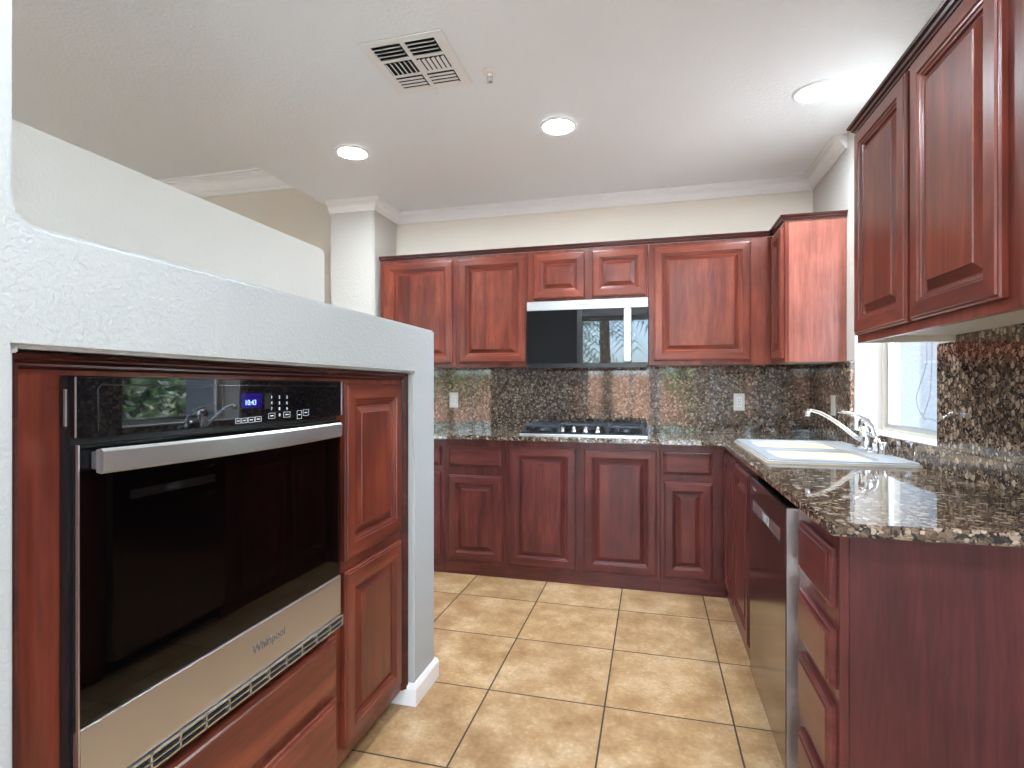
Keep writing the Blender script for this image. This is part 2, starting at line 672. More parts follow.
def front(name, facing, u0, u1, z0, z1, plane, prof, mats, parent, shrink=1.0, label=None, flatgrain=False):
    mb = MB(mats)
    b2 = bmesh.new()
    rings = []
    for i, h in prof:
        i *= shrink
        rings.append([b2.verts.new(front_verts(facing, u, h, z, plane)) for u, z in
                      ((u0 + i, z0 + i), (u1 - i, z0 + i), (u1 - i, z1 - i), (u0 + i, z1 - i))])
    b2.faces.new(rings[0])
    for a, c in zip(rings, rings[1:]):
        for k in range(4):
            f = b2.faces.new([a[k], a[(k + 1) % 4], c[(k + 1) % 4], c[k]])
            f.material_index = 1 if (k in (0, 2) or flatgrain) else 0
    f = b2.faces.new(rings[-1])
    f.material_index = 1 if flatgrain else 0
    bmesh.ops.recalc_face_normals(b2, faces=b2.faces)
    mb.merge(b2)
    o = mb.build(name, parent)
    if label:
        o['label'] = label
    return o


UP = ['cherry', 'cherry_across']
BA = ['cherry_base_tint', 'cherry_base_tint_across']
G = 0.001

# ------------------------------------------------------------------ room shell
YB, XW, ZC = 3.95, 1.03, 2.60
YR = -3.3
XL = -5.6

mb = MB('floor_tile').box(XL - 0.15, XW + 0.25, YR - 0.15, YB + 0.15, -0.12, 0)
struct(mb, 'floor', 'tan mottled square ceramic tiles with dark grout')
mb = MB('ceiling_paint').box(-2.39, XW + 0.25, YR - 0.15, YB + 0.15, ZC, 3.05)
struct(mb, 'ceiling', 'flat light grey kitchen ceiling')
mb = MB('ceiling_paint').box(XL - 0.15, XW + 0.25, YR - 0.15, YB + 0.15, 3.05, 3.2)
struct(mb, 'ceiling_raised', 'higher ceiling of the adjoining room')
mb = MB('plaster_cream').box(XL - 0.15, XW + 0.25, YB, YB + 0.15, 0, 3.05)
struct(mb, 'wall_back', 'cream painted back wall')
# pier between kitchen and next room
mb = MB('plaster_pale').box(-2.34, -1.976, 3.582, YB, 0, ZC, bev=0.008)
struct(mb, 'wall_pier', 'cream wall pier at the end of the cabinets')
# right wall with the sink window opening
WY0, WY1, WZ0, WZ1 = 2.33, 3.195, 0.985, 2.30
ys = [YR, -2.9, -1.7, WY0, WY1, YB]
zs = [0, 0.05, WZ0, WZ1, 2.35, ZC]
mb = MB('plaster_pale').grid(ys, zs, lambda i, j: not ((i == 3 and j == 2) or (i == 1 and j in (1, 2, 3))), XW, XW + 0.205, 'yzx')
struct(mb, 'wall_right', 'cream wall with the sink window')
mb = MB('plaster_cream').box(XL - 0.15, XL, YR, YB, 0, 3.05)
struct(mb, 'wall_left')
# rear wall with glazed openings
RX = [XL - 0.15, -4.9, -2.7, -1.35, 0.0, 0.12, 0.85, XW + 0.25]
RZ = [0, 0.05, 0.45, 2.56, 3.05]


def rear_open(i, j):
    if i == 1 and j in (1, 2):
        return True
    if i == 3 and j in (1, 2):
        return True
    if i == 5 and j in (1, 2):
        return True
    return False


mb = MB('plaster_cream').grid(RX, RZ, lambda i, j: not rear_open(i, j), YR - 0.15, YR, 'xzy')
struct(mb, 'wall_rear', 'wall behind the viewpoint with tall windows')


def rear_window(n, x0, x1, z0, z1, mull):
    f = MB('white_trim')
    y0, y1 = YR - 0.10, YR - 0.04
    for a, c in ((x0, x0 + 0.05), (x1 - 0.05, x1)):
        f.box(a, c, y0, y1, z0, z1, bev=0.004)
    f.box(x0 + 0.05, x1 - 0.05, y0, y1, z1 - 0.05, z1)
    f.box(x0 + 0.05, x1 - 0.05, y0, y1, z0, z0 + 0.05)
    for m in mull:
        f.box(m - 0.025, m + 0.025, y0, y1, z0 + 0.05, z1 - 0.05)
    fr = struct(f, 'window_%d' % n)
    g = MB('window_glass').box(x0 + 0.05, x1 - 0.05, YR - 0.072, YR - 0.068, z0 + 0.05, z1 - 0.05).build('pane', fr)
    return fr


rear_window(2, -4.9, -2.7, 0.05, 2.56, [-3.8])  # unseen far-left window, widened to let in more daylight
f = MB('white_trim')
for y in (-2.9, -2.32, -1.75):
    f.box(XW + 0.10, XW + 0.16, y, y + 0.05, 0.05, 2.35)
f.box(XW + 0.10, XW + 0.16, -2.85, -1.75, 0.05, 0.10)
f.box(XW + 0.10, XW + 0.16, -2.85, -1.75, 2.30, 2.35)
fr5 = struct(f, 'window_5')  # unseen side window, added so cool light reaches the oven wall
MB('window_glass').box(XW + 0.128, XW + 0.132, -2.85, -1.75, 0.10, 2.30).build('pane', fr5)
rear_window(3, -1.35, 0.0, 0.05, 2.56, [-0.40])
rear_window(4, 0.12, 0.85, 0.05, 2.56, [])

# the oven wall: low wall with a ledge, a niche for the cabinet and a full height pier
XO = -0.885
NY0, NY1, NZ = 0.572, 1.914, 1.275
LZ = 1.457
r = 0.035
arc = [(NY0 + r - r * math.sin(a), LZ + r - r * math.cos(a)) for a in [PI / 2 * k / 6 for k in range(7)]]
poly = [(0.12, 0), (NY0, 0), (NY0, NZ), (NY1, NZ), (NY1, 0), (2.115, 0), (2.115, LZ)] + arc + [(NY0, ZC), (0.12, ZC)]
mb = MB('plaster_daylit').prism(poly, -1.549, XO, 'yzx', bev=0.007)
struct(mb, 'wall_oven', 'daylight-tinted textured low wall around the oven with a ledge and full height pier')
# back of the niche
r = 0.03
arc = [(2.33 - r + r * math.sin(a), 1.893 - r + r * math.cos(a)) for a in [PI / 2 * k / 6 for k in range(7)]]
poly = [(0.12, 0), (0.12, 1.893)] + arc + [(2.33, 0)]
mb = MB('plaster_pale').prism(poly, -1.67, -1.55, 'yzx', bev=0.006)
struct(mb, 'wall_half', 'cream half wall rising behind the oven ledge')


# crown moulding and baseboards -------------------------------------------------
def sweep(mb, path, prof, zref, side=1):
    """profile (distance from wall, height) swept along a horizontal path with mitres; side picks the inside"""
    n = len(path)
    P = [Vector((p[0], p[1])) for p in path]
    b2 = bmesh.new()
    rows = []
    for i in range(n):
        ds = []
        if i > 0:
            ds.append((P[i] - P[i - 1]).normalized())
        if i < n - 1:
            ds.append((P[i + 1] - P[i]).normalized())
        ns = [Vector((-d.y, d.x)) * side for d in ds]
        if len(ns) == 2:
            m = (ns[0] + ns[1])
            m = m / (1 + ns[0].dot(ns[1]))
        else:
            m = ns[0]
        rows.append([b2.verts.new((P[i].x + m.x * d, P[i].y + m.y * d, zref + h)) for d, h in prof])
    k = len(prof)
    for a, c in zip(rows, rows[1:]):
        for j in range(k):
            b2.faces.new([a[j], a[(j + 1) % k], c[(j + 1) % k], c[j]])
    b2.faces.new(rows[0])
    b2.faces.new(rows[-1][::-1])
    bmesh.ops.recalc_face_normals(b2, faces=b2.faces)
    mb.merge(b2, 0)
    return mb


CROWN = [(0.0, -0.078), (0.012, -0.078), (0.012, -0.067), (0.017, -0.067), (0.017, -0.060), (0.024, -0.057), (0.028, -0.044), (0.040, -0.031),
         (0.053, -0.025), (0.053, -0.018), (0.060, -0.018), (0.060, -0.010), (0.073, -0.010), (0.073, -0.001), (0.0, -0.001)]
mb = sweep(MB('white_trim'), [(XW - G, 3.30), (XW - G, YB - G), (-1.975, YB - G), (-1.975, 3.581), (-2.339, 3.581)], CROWN, ZC, 1)
struct(mb, 'trim_1', 'white crown molding around the kitchen ceiling')
CROWN2 = [(d * 1.9, h * 1.9) for d, h in CROWN]
mb = sweep(MB('white_trim'), [(-2.45, YB - G), (XL + G, YB - G), (XL + G, YR + 0.01)], CROWN2, 3.05, 1)
struct(mb, 'trim_2', 'white crown molding in the adjoining room')
BASE = [(0.0, 0.001), (0.014, 0.001), (0.014, 0.066), (0.010, 0.075), (0.006, 0.083), (0.0, 0.084)]
mb = sweep(MB('white_trim'), [(-0.985, NY1 - G), (XO + G, NY1 - G), (XO + G, 2.116), (-1.549, 2.116)], BASE, 0, -1)
struct(mb, 'baseboard_oven', 'white baseboard wrapping the end of the oven wall')

# ------------------------------------------------------------------ sink window
fr = MB(['window_vinyl', 'aluminium'])
fx0, fx1 = XW + 0.125, XW + 0.20
fr.box(fx0, fx1, WY1 - 0.022, WY1, WZ0, WZ1, 0, 0.003)
fr.box(fx0, fx1, WY0, WY0 + 0.022, WZ0, WZ1, 0, 0.003)
fr.box(fx0, fx1, WY0 + 0.022, WY1 - 0.022, WZ1 - 0.022, WZ1, 0)
fr.box(fx0, fx1, WY0 + 0.022, WY1 - 0.022, WZ0, WZ0 + 0.03, 0)
wf = struct(fr, 'window_1', 'window beside the sink')
sa = MB('aluminium')
for a, c in ((WY1 - 0.052, WY1 - 0.023), (WY0 + 0.023, WY0 + 0.052)):
    sa.box(fx0 + 0.012, fx0 + 0.035, a, c, WZ0 + 0.031, WZ1 - 0.023, bev=0.003)
sa.box(fx0 + 0.012, fx0 + 0.035, WY0 + 0.052, WY1 - 0.052, WZ0 + 0.031, WZ0 + 0.05)
sa.box(fx0 + 0.012, fx0 + 0.035, WY0 + 0.052, WY1 - 0.052, WZ1 - 0.045, WZ1 - 0.023)
sa.build('sash', wf)
MB('window_glass').box(fx0 + 0.022, fx0 + 0.026, WY0 + 0.052, WY1 - 0.052, WZ0 + 0.05, WZ1 - 0.045).build('pane', wf)
sb = MB('white_trim').box(XW - 0.004, fx0 - G, WY0 + G, WY1 - G, WZ0 + 0.0, WZ0 + 0.016, bev=0.004)
struct(sb, 'window_sill', 'white painted sill under the sink window')

# ------------------------------------------------------------------ counter and backsplash
CZ0, CZ1 = 0.884, 0.914
xs = [-1.973, 0.387, 0.475, 0.935, XW - G]
ys = [1.352, 2.385, 3.255, 3.29, YB - G]


def cfill(i, j):
    if i == 0:
        return j == 3
    return not (i == 2 and j == 1)


c = MB('granite').grid(xs, ys, cfill, CZ0, CZ1, 'xyz', bev=0.006, seg=3).build('granite_countertop')
c['label'] = 'L-shaped polished brown granite worktop running from the back wall to the sink side'
c['category'] = 'countertop'

bs = thing('granite_backsplash', 'tall speckled brown granite backsplash behind the cooktop and along the back wall', 'backsplash', (-0.47, YB - 0.011, CZ1))
MB('granite').box(-1.973, -0.015, YB - 0.021, YB - G, CZ1 + G, 1.373).build('slab', bs)
MB('granite').box(-0.013, XW - 0.023, YB - 0.021, YB - G, CZ1 + G, 1.373).build('slab', bs)
s = MB('granite').box(XW - 0.021, XW - G, 3.197, YB - G, CZ1 + G, 1.362, bev=0.003).build('side_splash')
s['label'] = 'dark granite splash panel in the corner beside the far edge of the window'
s['category'] = 'backsplash'
s = MB('granite')
s.grid([1.353, 2.315, 3.196], [CZ1 + G, WZ0, 1.0], lambda i, j: not (i == 1 and j == 1) or True, XW - 0.024, XW - G, 'yzx', bev=0.002)
s = s.build('low_splash')
s['label'] = 'low granite upstand strip under the window and along the sink side wall'
s['category'] = 'backsplash'
s = MB('granite').grid([1.353, 2.194, 2.3145], [1.001, 1.378, 1.402], lambda i, j: not (i == 1 and j == 1), XW - 0.016, XW - G, 'yzx', bev=0.001).build('tall_splash')
s['label'] = 'tall dark brown granite panel under the right wall cabinets, near side of window'
s['category'] = 'backsplash'


# ------------------------------------------------------------------ upper cabinets on the back wall
YU = 3.62
UZ0, UZ1 = 1.365, 2.150


def wall_cab(name, label, x0, x1, z0, z1, doors, parent_label=None, group=None):
    t = thing(name, label, 'cabinet', ((x0 + x1) / 2, YB - 0.02, z0), group)
    b = MB(UP)
    b.box(x0 + G / 2, x1 - G / 2, YU + 0.02, YB - 0.002, z0 + 0.004, z1)
    b.build('body', t)
    ff = MB(UP)
    us = sorted({x0 + G / 2, x1 - G / 2})
    ff.box(us[0], us[1], YU, YU + 0.0195, z0, z1, 0, 0.001, 1)
    ff.build('face_frame', t)
    for (a, c2, d, e) in doors:
        front('door', '-y', a, c2, d, e, YU - 0.0005, DOOR, UP, t, shrink=1.0)
    return t


wall_cab('wall_cabinet', 'cherry wall cabinet farthest left, partly hidden by the oven wall', -1.944, -1.346, UZ0, UZ1, [(-1.905, -1.373, 1.392, 2.125)])
wall_cab('wall_cabinet', 'cherry wall cabinet with one tall door just left of the microwave', -1.345, -0.829, UZ0, UZ1, [(-1.322, -0.838, 1.392, 2.125)])
wall_cab('wall_cabinet', 'short cherry wall cabinet with two small square doors above the microwave', -0.828, -0.021, 1.802, UZ1,
         [(-0.783, -0.436, 1.822, 2.128), (-0.385, -0.038, 1.822, 2.128)])
wall_cab('wall_cabinet', 'wide cherry wall cabinet with one door just right of the microwave', -0.020, 0.719, UZ0, UZ1, [(0.012, 0.592, 1.392, 2.128)])
# corner cabinet on the right wall
t = thing('wall_cabinet', 'corner cherry wall cabinet showing its smooth reddish end panel beside the window', 'cabinet', (0.88, 3.6, 1.36))
wood('cherry_end', False, (0.22, 0.075, 0.052, 1), (0.30, 0.105, 0.075, 1), (0.38, 0.145, 0.10, 1), 0.3)
b = MB(['cherry', 'cherry_end', 'cream_board'])
b.box(0.742, XW - 0.002, 3.33, YB - 0.003, 1.372, 2.150, 0)
b.build('body', t)
MB('cherry_end').box(0.741, XW - 0.002, 3.312, 3.329, 1.362, 2.150, bev=0.001).build('end_panel', t)
MB('cherry').box(0.7215, 0.7405, 3.312, YU - 0.002, 1.362, 2.150, bev=0.001).build('face_frame', t)
MB('cream_board').box(0.742, XW - 0.003, 3.331, YU, 1.363, 1.371).build('underside', t)
front('door', '-x', 3.33, 3.585, 1.385, 2.128, 0.721, DOOR, UP, t)

TR = [(0.0, 0.0), (0.008, 0.0), (0.010, 0.006), (0.016, 0.010), (0.018, 0.018), (0.026, 0.022), (0.028, 0.030), (0.0, 0.030)]
mb = sweep(MB('cherry_trim'), [(-1.944, YU - 0.0), (0.7215, YU - 0.0), (0.7215, 3.312), (XW - 0.003, 3.312)], TR, UZ1 + G, -1)
o = mb.build('cabinet_cornice')
o['label'] = 'thin dark cherry cornice along the tops of the back wall cabinets and corner cabinet'
o['category'] = 'trim'
# a top board under the cornice
# ------------------------------------------------------------------ upper cabinets on the right wall
RXF = 0.718
t = thing('wall_cabinet', 'large dark cherry two-door wall cabinet above the sink counter, nearest on the right', 'cabinet', (0.88, 1.75, 1.38))
b = MB(['cherry', 'cream_board'])
b.box(RXF + 0.020, XW - 0.002, 1.304, 2.198, 1.405, 2.135, 0)
b.build('body', t)
MB('cream_board').box(RXF + 0.020, XW - 0.018, 2.180, 2.198, 1.378, 1.4045).build('end_rail', t)
MB('cherry').box(RXF, RXF + 0.0195, 1.303, 2.198, 1.378, 2.135, 0, 0.001, 1).build('face_frame', t)
MB('cream_board').box(RXF + 0.020, XW - 0.018, 1.304, 2.179, 1.400, 1.4045).build('underside', t)
front('door', '-x', 1.774, 2.178, 1.405, 2.122, RXF - 0.0005, DOOR, UP, t)
front('door', '-x', 1.345, 1.748, 1.405, 2.122, RXF - 0.0005, DOOR, UP, t)
mb = sweep(MB('cherry_trim'), [(XW - 0.003, 2.198), (RXF, 2.198), (RXF, 1.303)], TR, 2.136, -1)
# path runs so the inside is away from the cabinet
o = mb.build('cabinet_cornice')
o['label'] = 'dark cherry cornice strip on top of the near right two-door cabinet'
o['category'] = 'trim'
t = thing('wall_cabinet', 'cherry cabinet at the very right edge of the photo, nearer than the two-door one', 'cabinet', (0.88, 0.9, 1.38))
MB('cherry').box(RXF - 0.001, XW - 0.002, 0.60, 1.302, 1.378, 2.585, bev=0.001).build('body', t)
front('door', '-x', 0.66, 1.294, 2.145, 2.560, RXF - 0.0015, DOOR, UP, t)
front('door', '-x', 0.66, 1.275, 1.380, 2.105, RXF - 0.0015, DOOR, UP, t)

# ------------------------------------------------------------------ base cabinets, back run
YF = 3.335


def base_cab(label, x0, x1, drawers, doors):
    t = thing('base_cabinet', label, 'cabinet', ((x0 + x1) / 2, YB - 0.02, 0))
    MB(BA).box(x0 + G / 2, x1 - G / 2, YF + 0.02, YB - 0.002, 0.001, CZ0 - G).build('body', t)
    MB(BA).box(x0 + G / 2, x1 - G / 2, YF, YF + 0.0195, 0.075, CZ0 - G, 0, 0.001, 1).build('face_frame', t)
    MB('cherry_base_tint_across').box(x0 + G / 2, x1 - G / 2, YF + 0.003, YF + 0.0195, 0.001, 0.0745).build('kick_board', t)
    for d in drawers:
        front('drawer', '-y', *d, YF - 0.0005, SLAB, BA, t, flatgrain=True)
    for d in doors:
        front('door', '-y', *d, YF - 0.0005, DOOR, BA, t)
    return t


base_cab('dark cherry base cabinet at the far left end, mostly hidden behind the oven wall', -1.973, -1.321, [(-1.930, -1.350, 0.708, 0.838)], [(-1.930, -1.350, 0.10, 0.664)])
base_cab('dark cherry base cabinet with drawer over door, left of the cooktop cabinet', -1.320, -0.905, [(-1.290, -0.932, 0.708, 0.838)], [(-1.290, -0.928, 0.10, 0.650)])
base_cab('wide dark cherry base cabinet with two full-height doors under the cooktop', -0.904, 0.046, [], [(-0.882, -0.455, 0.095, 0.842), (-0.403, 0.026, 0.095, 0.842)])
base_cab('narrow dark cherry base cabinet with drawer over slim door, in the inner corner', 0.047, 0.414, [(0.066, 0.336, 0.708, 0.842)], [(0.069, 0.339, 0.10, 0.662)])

# ------------------------------------------------------------------ base cabinets, sink side
XF = 0.418
t = thing('sink_cabinet', 'dark cherry sink cabinet with two full-height doors between the corner and dishwasher', 'cabinet', (0.72, 2.85, 0))
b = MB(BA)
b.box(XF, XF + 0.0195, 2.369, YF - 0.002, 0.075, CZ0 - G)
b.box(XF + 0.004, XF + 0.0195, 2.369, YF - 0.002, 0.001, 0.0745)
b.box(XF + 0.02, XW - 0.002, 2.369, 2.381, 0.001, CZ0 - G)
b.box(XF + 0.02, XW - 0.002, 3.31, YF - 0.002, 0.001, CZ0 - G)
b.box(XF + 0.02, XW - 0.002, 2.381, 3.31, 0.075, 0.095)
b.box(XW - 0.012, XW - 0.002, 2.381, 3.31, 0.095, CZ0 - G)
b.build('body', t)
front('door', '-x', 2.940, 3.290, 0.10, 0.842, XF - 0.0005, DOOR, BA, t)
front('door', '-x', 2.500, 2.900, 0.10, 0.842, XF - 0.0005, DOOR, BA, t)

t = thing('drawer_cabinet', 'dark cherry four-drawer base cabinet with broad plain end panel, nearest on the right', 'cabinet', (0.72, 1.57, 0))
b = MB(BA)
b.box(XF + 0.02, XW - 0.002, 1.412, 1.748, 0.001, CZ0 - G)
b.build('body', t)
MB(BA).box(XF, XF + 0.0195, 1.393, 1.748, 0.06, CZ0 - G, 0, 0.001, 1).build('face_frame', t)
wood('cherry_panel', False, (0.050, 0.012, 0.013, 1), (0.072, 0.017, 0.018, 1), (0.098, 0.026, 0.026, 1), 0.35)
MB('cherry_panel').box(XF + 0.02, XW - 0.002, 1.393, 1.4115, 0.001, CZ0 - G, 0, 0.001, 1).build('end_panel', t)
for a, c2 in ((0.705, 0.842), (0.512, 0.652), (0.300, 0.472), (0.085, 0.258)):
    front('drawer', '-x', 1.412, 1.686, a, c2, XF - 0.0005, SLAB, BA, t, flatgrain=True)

# dishwasher
t = thing('dishwasher', 'stainless dishwasher with pocket handle under the sink counter', 'dishwasher', (0.7, 2.06, 0))
dy0, dy1, dx = 1.753, 2.364, 0.384
MB('black_matt').box(0.43, 1.0, dy0 + 0.004, dy1 - 0.004, 0.09, 0.868).build('tub', t)
MB('black_matt').box(0.47, 0.95, dy0 + 0.01, dy1 - 0.01, 0.001, 0.089).build('toe_plate', t)
py0, py1, pz0, pz1 = 1.832, 2.298, 0.738, 0.778
d = MB('steel_dark')
d.grid([dy0, py0, py1, dy1], [0.075, pz0, pz1, 0.862], lambda i, j: not (i == 1 and j == 1), dx, 0.425, 'yzx', bev=0.004)
door = d.build('door', t)
MB('steel').box(dx + 0.002, 0.426, dy0 - 0.0012, dy0 - 0.0002, 0.077, 0.860).build('edge_trim', t)
p = MB(['steel_pale', 'black_matt'])
p.box(dx + 0.001, dx + 0.012, py0 + G, py1 - G, pz0 + G, pz1 - G, 0)
p.build('handle_strip', t)
MB('sink_white').box(dx - 0.0005, dx + 0.0009, 2.00, 2.10, pz0 + 0.006, pz1 - 0.006, bev=0.0004).build('handle_pocket', t)
text('logo_lettering', 'Whirlpool', 0.014, (dx - 0.0003, 2.262, 0.825), (0, -1, 0), (0, 0, 1), 'steel_pale', t)

# ------------------------------------------------------------------ sink
def rounded(x0, x1, y0, y1, z0, z1, r, seg=6, taper=0.0):
    b2 = bmesh.new()
    def loop(z, k):
        out = []
        for cx, cy, a0 in ((x1 - r, y1 - r, 0), (x0 + r, y1 - r, 90), (x0 + r, y0 + r, 180), (x1 - r, y0 + r, 270)):
            for i in range(seg + 1):
                a = math.radians(a0 + 90 * i / seg)
                out.append(b2.verts.new((cx + (r - k) * math.cos(a) if True else 0, cy + (r - k) * math.sin(a), z)))
        return out
    A, B = loop(z0, taper), loop(z1, 0)
    b2.faces.new(A[::-1])
    b2.faces.new(B)
    n = len(A)
    for i in range(n):
        b2.faces.new([A[i], A[(i + 1) % n], B[(i + 1) % n], B[i]])
    bmesh.ops.recalc_face_normals(b2, faces=b2.faces)
    return b2


def tmp_obj(b2, mat):
    me = bpy.data.meshes.new('tmp')
    b2.to_mesh(me)
    b2.free()
    me.materials.append(MATS[mat])
    o = bpy.data.objects.new('tmp', me)
    COL.objects.link(o)
    return o


rim = rounded(0.452, 0.998, 2.362, 3.283, CZ1 + 0.0005, 0.930, 0.03)
bmesh.ops.bevel(rim, geom=[e for e in rim.edges if all(abs(v.co.z - 0.930) < 1e-5 for v in e.verts)], offset=0.007, segments=3, affect='EDGES')
body = tmp_obj(rim, 'sink_white')
low = tmp_obj(rounded(0.482, 0.928, 2.392, 3.248, 0.725, 0.925, 0.05, taper=0.02), 'sink_white')
cut1 = tmp_obj(rounded(0.500, 0.885, 2.412, 2.802, 0.737, 1.0, 0.055, taper=0.02), 'sink_white')
cut2 = tmp_obj(rounded(0.500, 0.885, 2.842, 3.232, 0.737, 1.0, 0.055, taper=0.02), 'sink_white')
for op, ob in (('UNION', low), ('DIFFERENCE', cut1), ('DIFFERENCE', cut2)):
    md = body.modifiers.new('m', 'BOOLEAN')
    md.operation = op
    md.object = ob
    md.solver = 'EXACT'
bpy.context.view_layer.update()
me = bpy.data.meshes.new_from_object(body.evaluated_get(bpy.context.evaluated_depsgraph_get()))
for ob in (body, low, cut1, cut2):
    bpy.data.objects.remove(ob)
t = thing('kitchen_sink', 'white drop-in double-bowl sink set in the granite worktop by the window', 'sink', (0.70, 2.82, 0.914))
me.name = 'basin'
me.materials.clear()
me.materials.append(MATS['sink_white'])
for f in me.polygons:
    f.material_index = 0
o = bpy.data.objects.new('basin', me)
COL.objects.link(o)
o.parent = t
o.matrix_parent_inverse = Matrix.Translation(-Vector(t.location))
for cy in (2.607, 3.037):
    MB('chrome').lathe([(0, 0.004), (0.028, 0.004), (0.034, 0.006), (0.042, 0.003), (0.043, 0.0), (0, 0.0)], (0.69, cy, 0.7375)).build('drain', t)
cb = MB('sink_rim_stain')
cb.merge(rounded(0.4485, 1.0, 2.3585, 3.2865, CZ1 + 0.0003, CZ1 + 0.004, 0.033), 0)
cb.build('caulk_bead', t)

# faucet
t = thing('faucet', 'chrome single-lever kitchen faucet with long low spout behind the sink', 'faucet', (0.945, 2.80, 0.930))
fx, fy, fz = 0.945, 2.79, 0.9305
p = MB('chrome')
p.merge(rounded(fx - 0.028, fx + 0.028, fy - 0.115, fy + 0.115, fz, fz + 0.012, 0.026), 0)
p.build('base_plate', t)
MB('chrome').lathe([(0, 0), (0.032, 0), (0.032, 0.01), (0.027, 0.03), (0.026, 0.085), (0.030, 0.092), (0.030, 0.12), (0.022, 0.137), (0, 0.142)],
                   (fx, fy, fz + 0.012)).build('valve_body', t)
sp = MB('chrome')
pts = [(fx - 0.015, fy, fz + 0.045), (fx - 0.05, fy, fz + 0.07), (fx - 0.10, fy, fz + 0.112), (fx - 0.15, fy, fz + 0.150), (fx - 0.19, fy, fz + 0.172),
       (fx - 0.22, fy, fz + 0.181), (fx - 0.245, fy, fz + 0.180)]
sp.tube(pts, [0.012, 0.0105, 0.009, 0.0085, 0.008, 0.008, 0.009], 14)
sp.lathe([(0, 0), (0.011, 0), (0.012, 0.004), (0.012, 0.018), (0.009, 0.024), (0, 0.024)], (fx - 0.243, fy, fz + 0.155), seg=16)
sp.build('spout', t)
h = MB('chrome')
ly = fy - 0.045
pts = [(fx, ly - 0.075, fz + 0.050), (fx, ly - 0.078, fz + 0.085), (fx - 0.006, ly - 0.066, fz + 0.118), (fx - 0.024, ly - 0.045, fz + 0.145),
       (fx - 0.052, ly - 0.020, fz + 0.163), (fx - 0.085, ly + 0.006, fz + 0.174), (fx - 0.118, ly + 0.030, fz + 0.180)]
h.tube(pts, [0.009, 0.010, 0.010, 0.009, 0.008, 0.008, 0.009], 12, flat=0.85)
h.lathe([(0, 0), (0.016, 0), (0.016, 0.045), (0.011, 0.055), (0, 0.057)], (fx, ly - 0.075, fz + 0.012), seg=18)
h.tube([(fx, ly - 0.075, fz + 0.075), (fx, fy - 0.005, fz + 0.082)], 0.009, 10)
h.build('lever', t)
o = MB('chrome').lathe([(0, 0), (0.020, 0), (0.020, 0.006), (0.0165, 0.010), (0.0165, 0.052), (0.014, 0.056), (0, 0.057)], (0.950, 2.625, fz)).build('air_gap')
o['label'] = 'short chrome cylinder cap standing beside the faucet on the sink'
o['category'] = 'air gap'

# ------------------------------------------------------------------ cooktop
t = thing('gas_cooktop', 'black gas cooktop with cast iron grates set in the granite worktop', 'cooktop', (-0.43, 3.66, CZ1))
cx0, cx1, cy0, cy1 = -0.832, -0.026, 3.40, 3.88
MB('steel_pale').box(cx0, cx1, cy0, cy0 + 0.02, CZ1 + 0.0005, CZ1 + 0.009, bev=0.002).build('front_trim', t)
MB('black_enamel').box(cx0, cx1, cy0 + 0.0205, cy1, CZ1 + 0.0005, CZ1 + 0.016, bev=0.003).build('deck', t)


def grate(x0, x1, y0, y1):
    g = MB('cast_iron')
    z = CZ1 + 0.064
    bw = 0.007
    for yy in (y0, y1):
        g.box(x0, x1, yy - bw, yy + bw, z - 0.016, z, bev=0.003, seg=1)
    for xx in (x0, x1):
        g.box(xx - bw, xx + bw, y0, y1, z - 0.016, z, bev=0.003, seg=1)
    ym = (y0 + y1) / 2
    g.box(x0, x1, ym - bw, ym + bw, z - 0.014, z, bev=0.003, seg=1)
    for cyy in ((y0 + ym) / 2, (y1 + ym) / 2):
        xm = (x0 + x1) / 2
        for k in range(4):
            a = PI / 4 + k * PI / 2
            M = Matrix.Translation((xm, cyy, 0)) @ Matrix.Rotation(a, 4, 'Z')
            g.box(0.03, 0.115, -0.005, 0.005, z - 0.013, z + 0.003, bev=0.002, seg=1, M=M)
    for xx in (x0, x1):
        for yy in (y0, ym, y1):
            g.box(xx - 0.008, xx + 0.008, yy - 0.008, yy + 0.008, CZ1 + 0.0165, z - 0.01)
    g.build('grate', t)


grate(cx0 + 0.025, cx0 + 0.245, cy0 + 0.055, cy1 - 0.02)
grate(cx0 + 0.262, cx1 - 0.262, cy0 + 0.175, cy1 - 0.02)
grate(cx1 - 0.245, cx1 - 0.025, cy0 + 0.055, cy1 - 0.02)
for bx in (cx0 + 0.135, cx1 - 0.135):
    for by in (cy0 + 0.155, cy1 - 0.12):
        MB(['cast_iron']).lathe([(0, 0.020), (0.030, 0.020), (0.034, 0.014), (0.034, 0.010), (0.045, 0.008), (0.046, 0), (0, 0)], (bx, by, CZ1 + 0.0165)).build('burner', t)
MB('cast_iron').lathe([(0, 0.020), (0.040, 0.020), (0.044, 0.012), (0.058, 0.008), (0.06, 0), (0, 0)], ((cx0 + cx1) / 2, cy1 - 0.15, CZ1 + 0.0165)).build('burner', t)
for kx in (-0.565, -0.490, -0.412, -0.335):
    k = MB('chrome')
    k.lathe([(0, 0), (0.021, 0), (0.021, 0.005), (0.015, 0.009), (0.014, 0.032), (0.011, 0.036), (0, 0.036)], (kx, cy0 + 0.075, CZ1 + 0.0165), seg=18)
    k.box(kx - 0.003, kx + 0.003, cy0 + 0.061, cy0 + 0.089, CZ1 + 0.0165 + 0.034, CZ1 + 0.0165 + 0.042, bev=0.001, seg=1)
    k.build('knob', t)

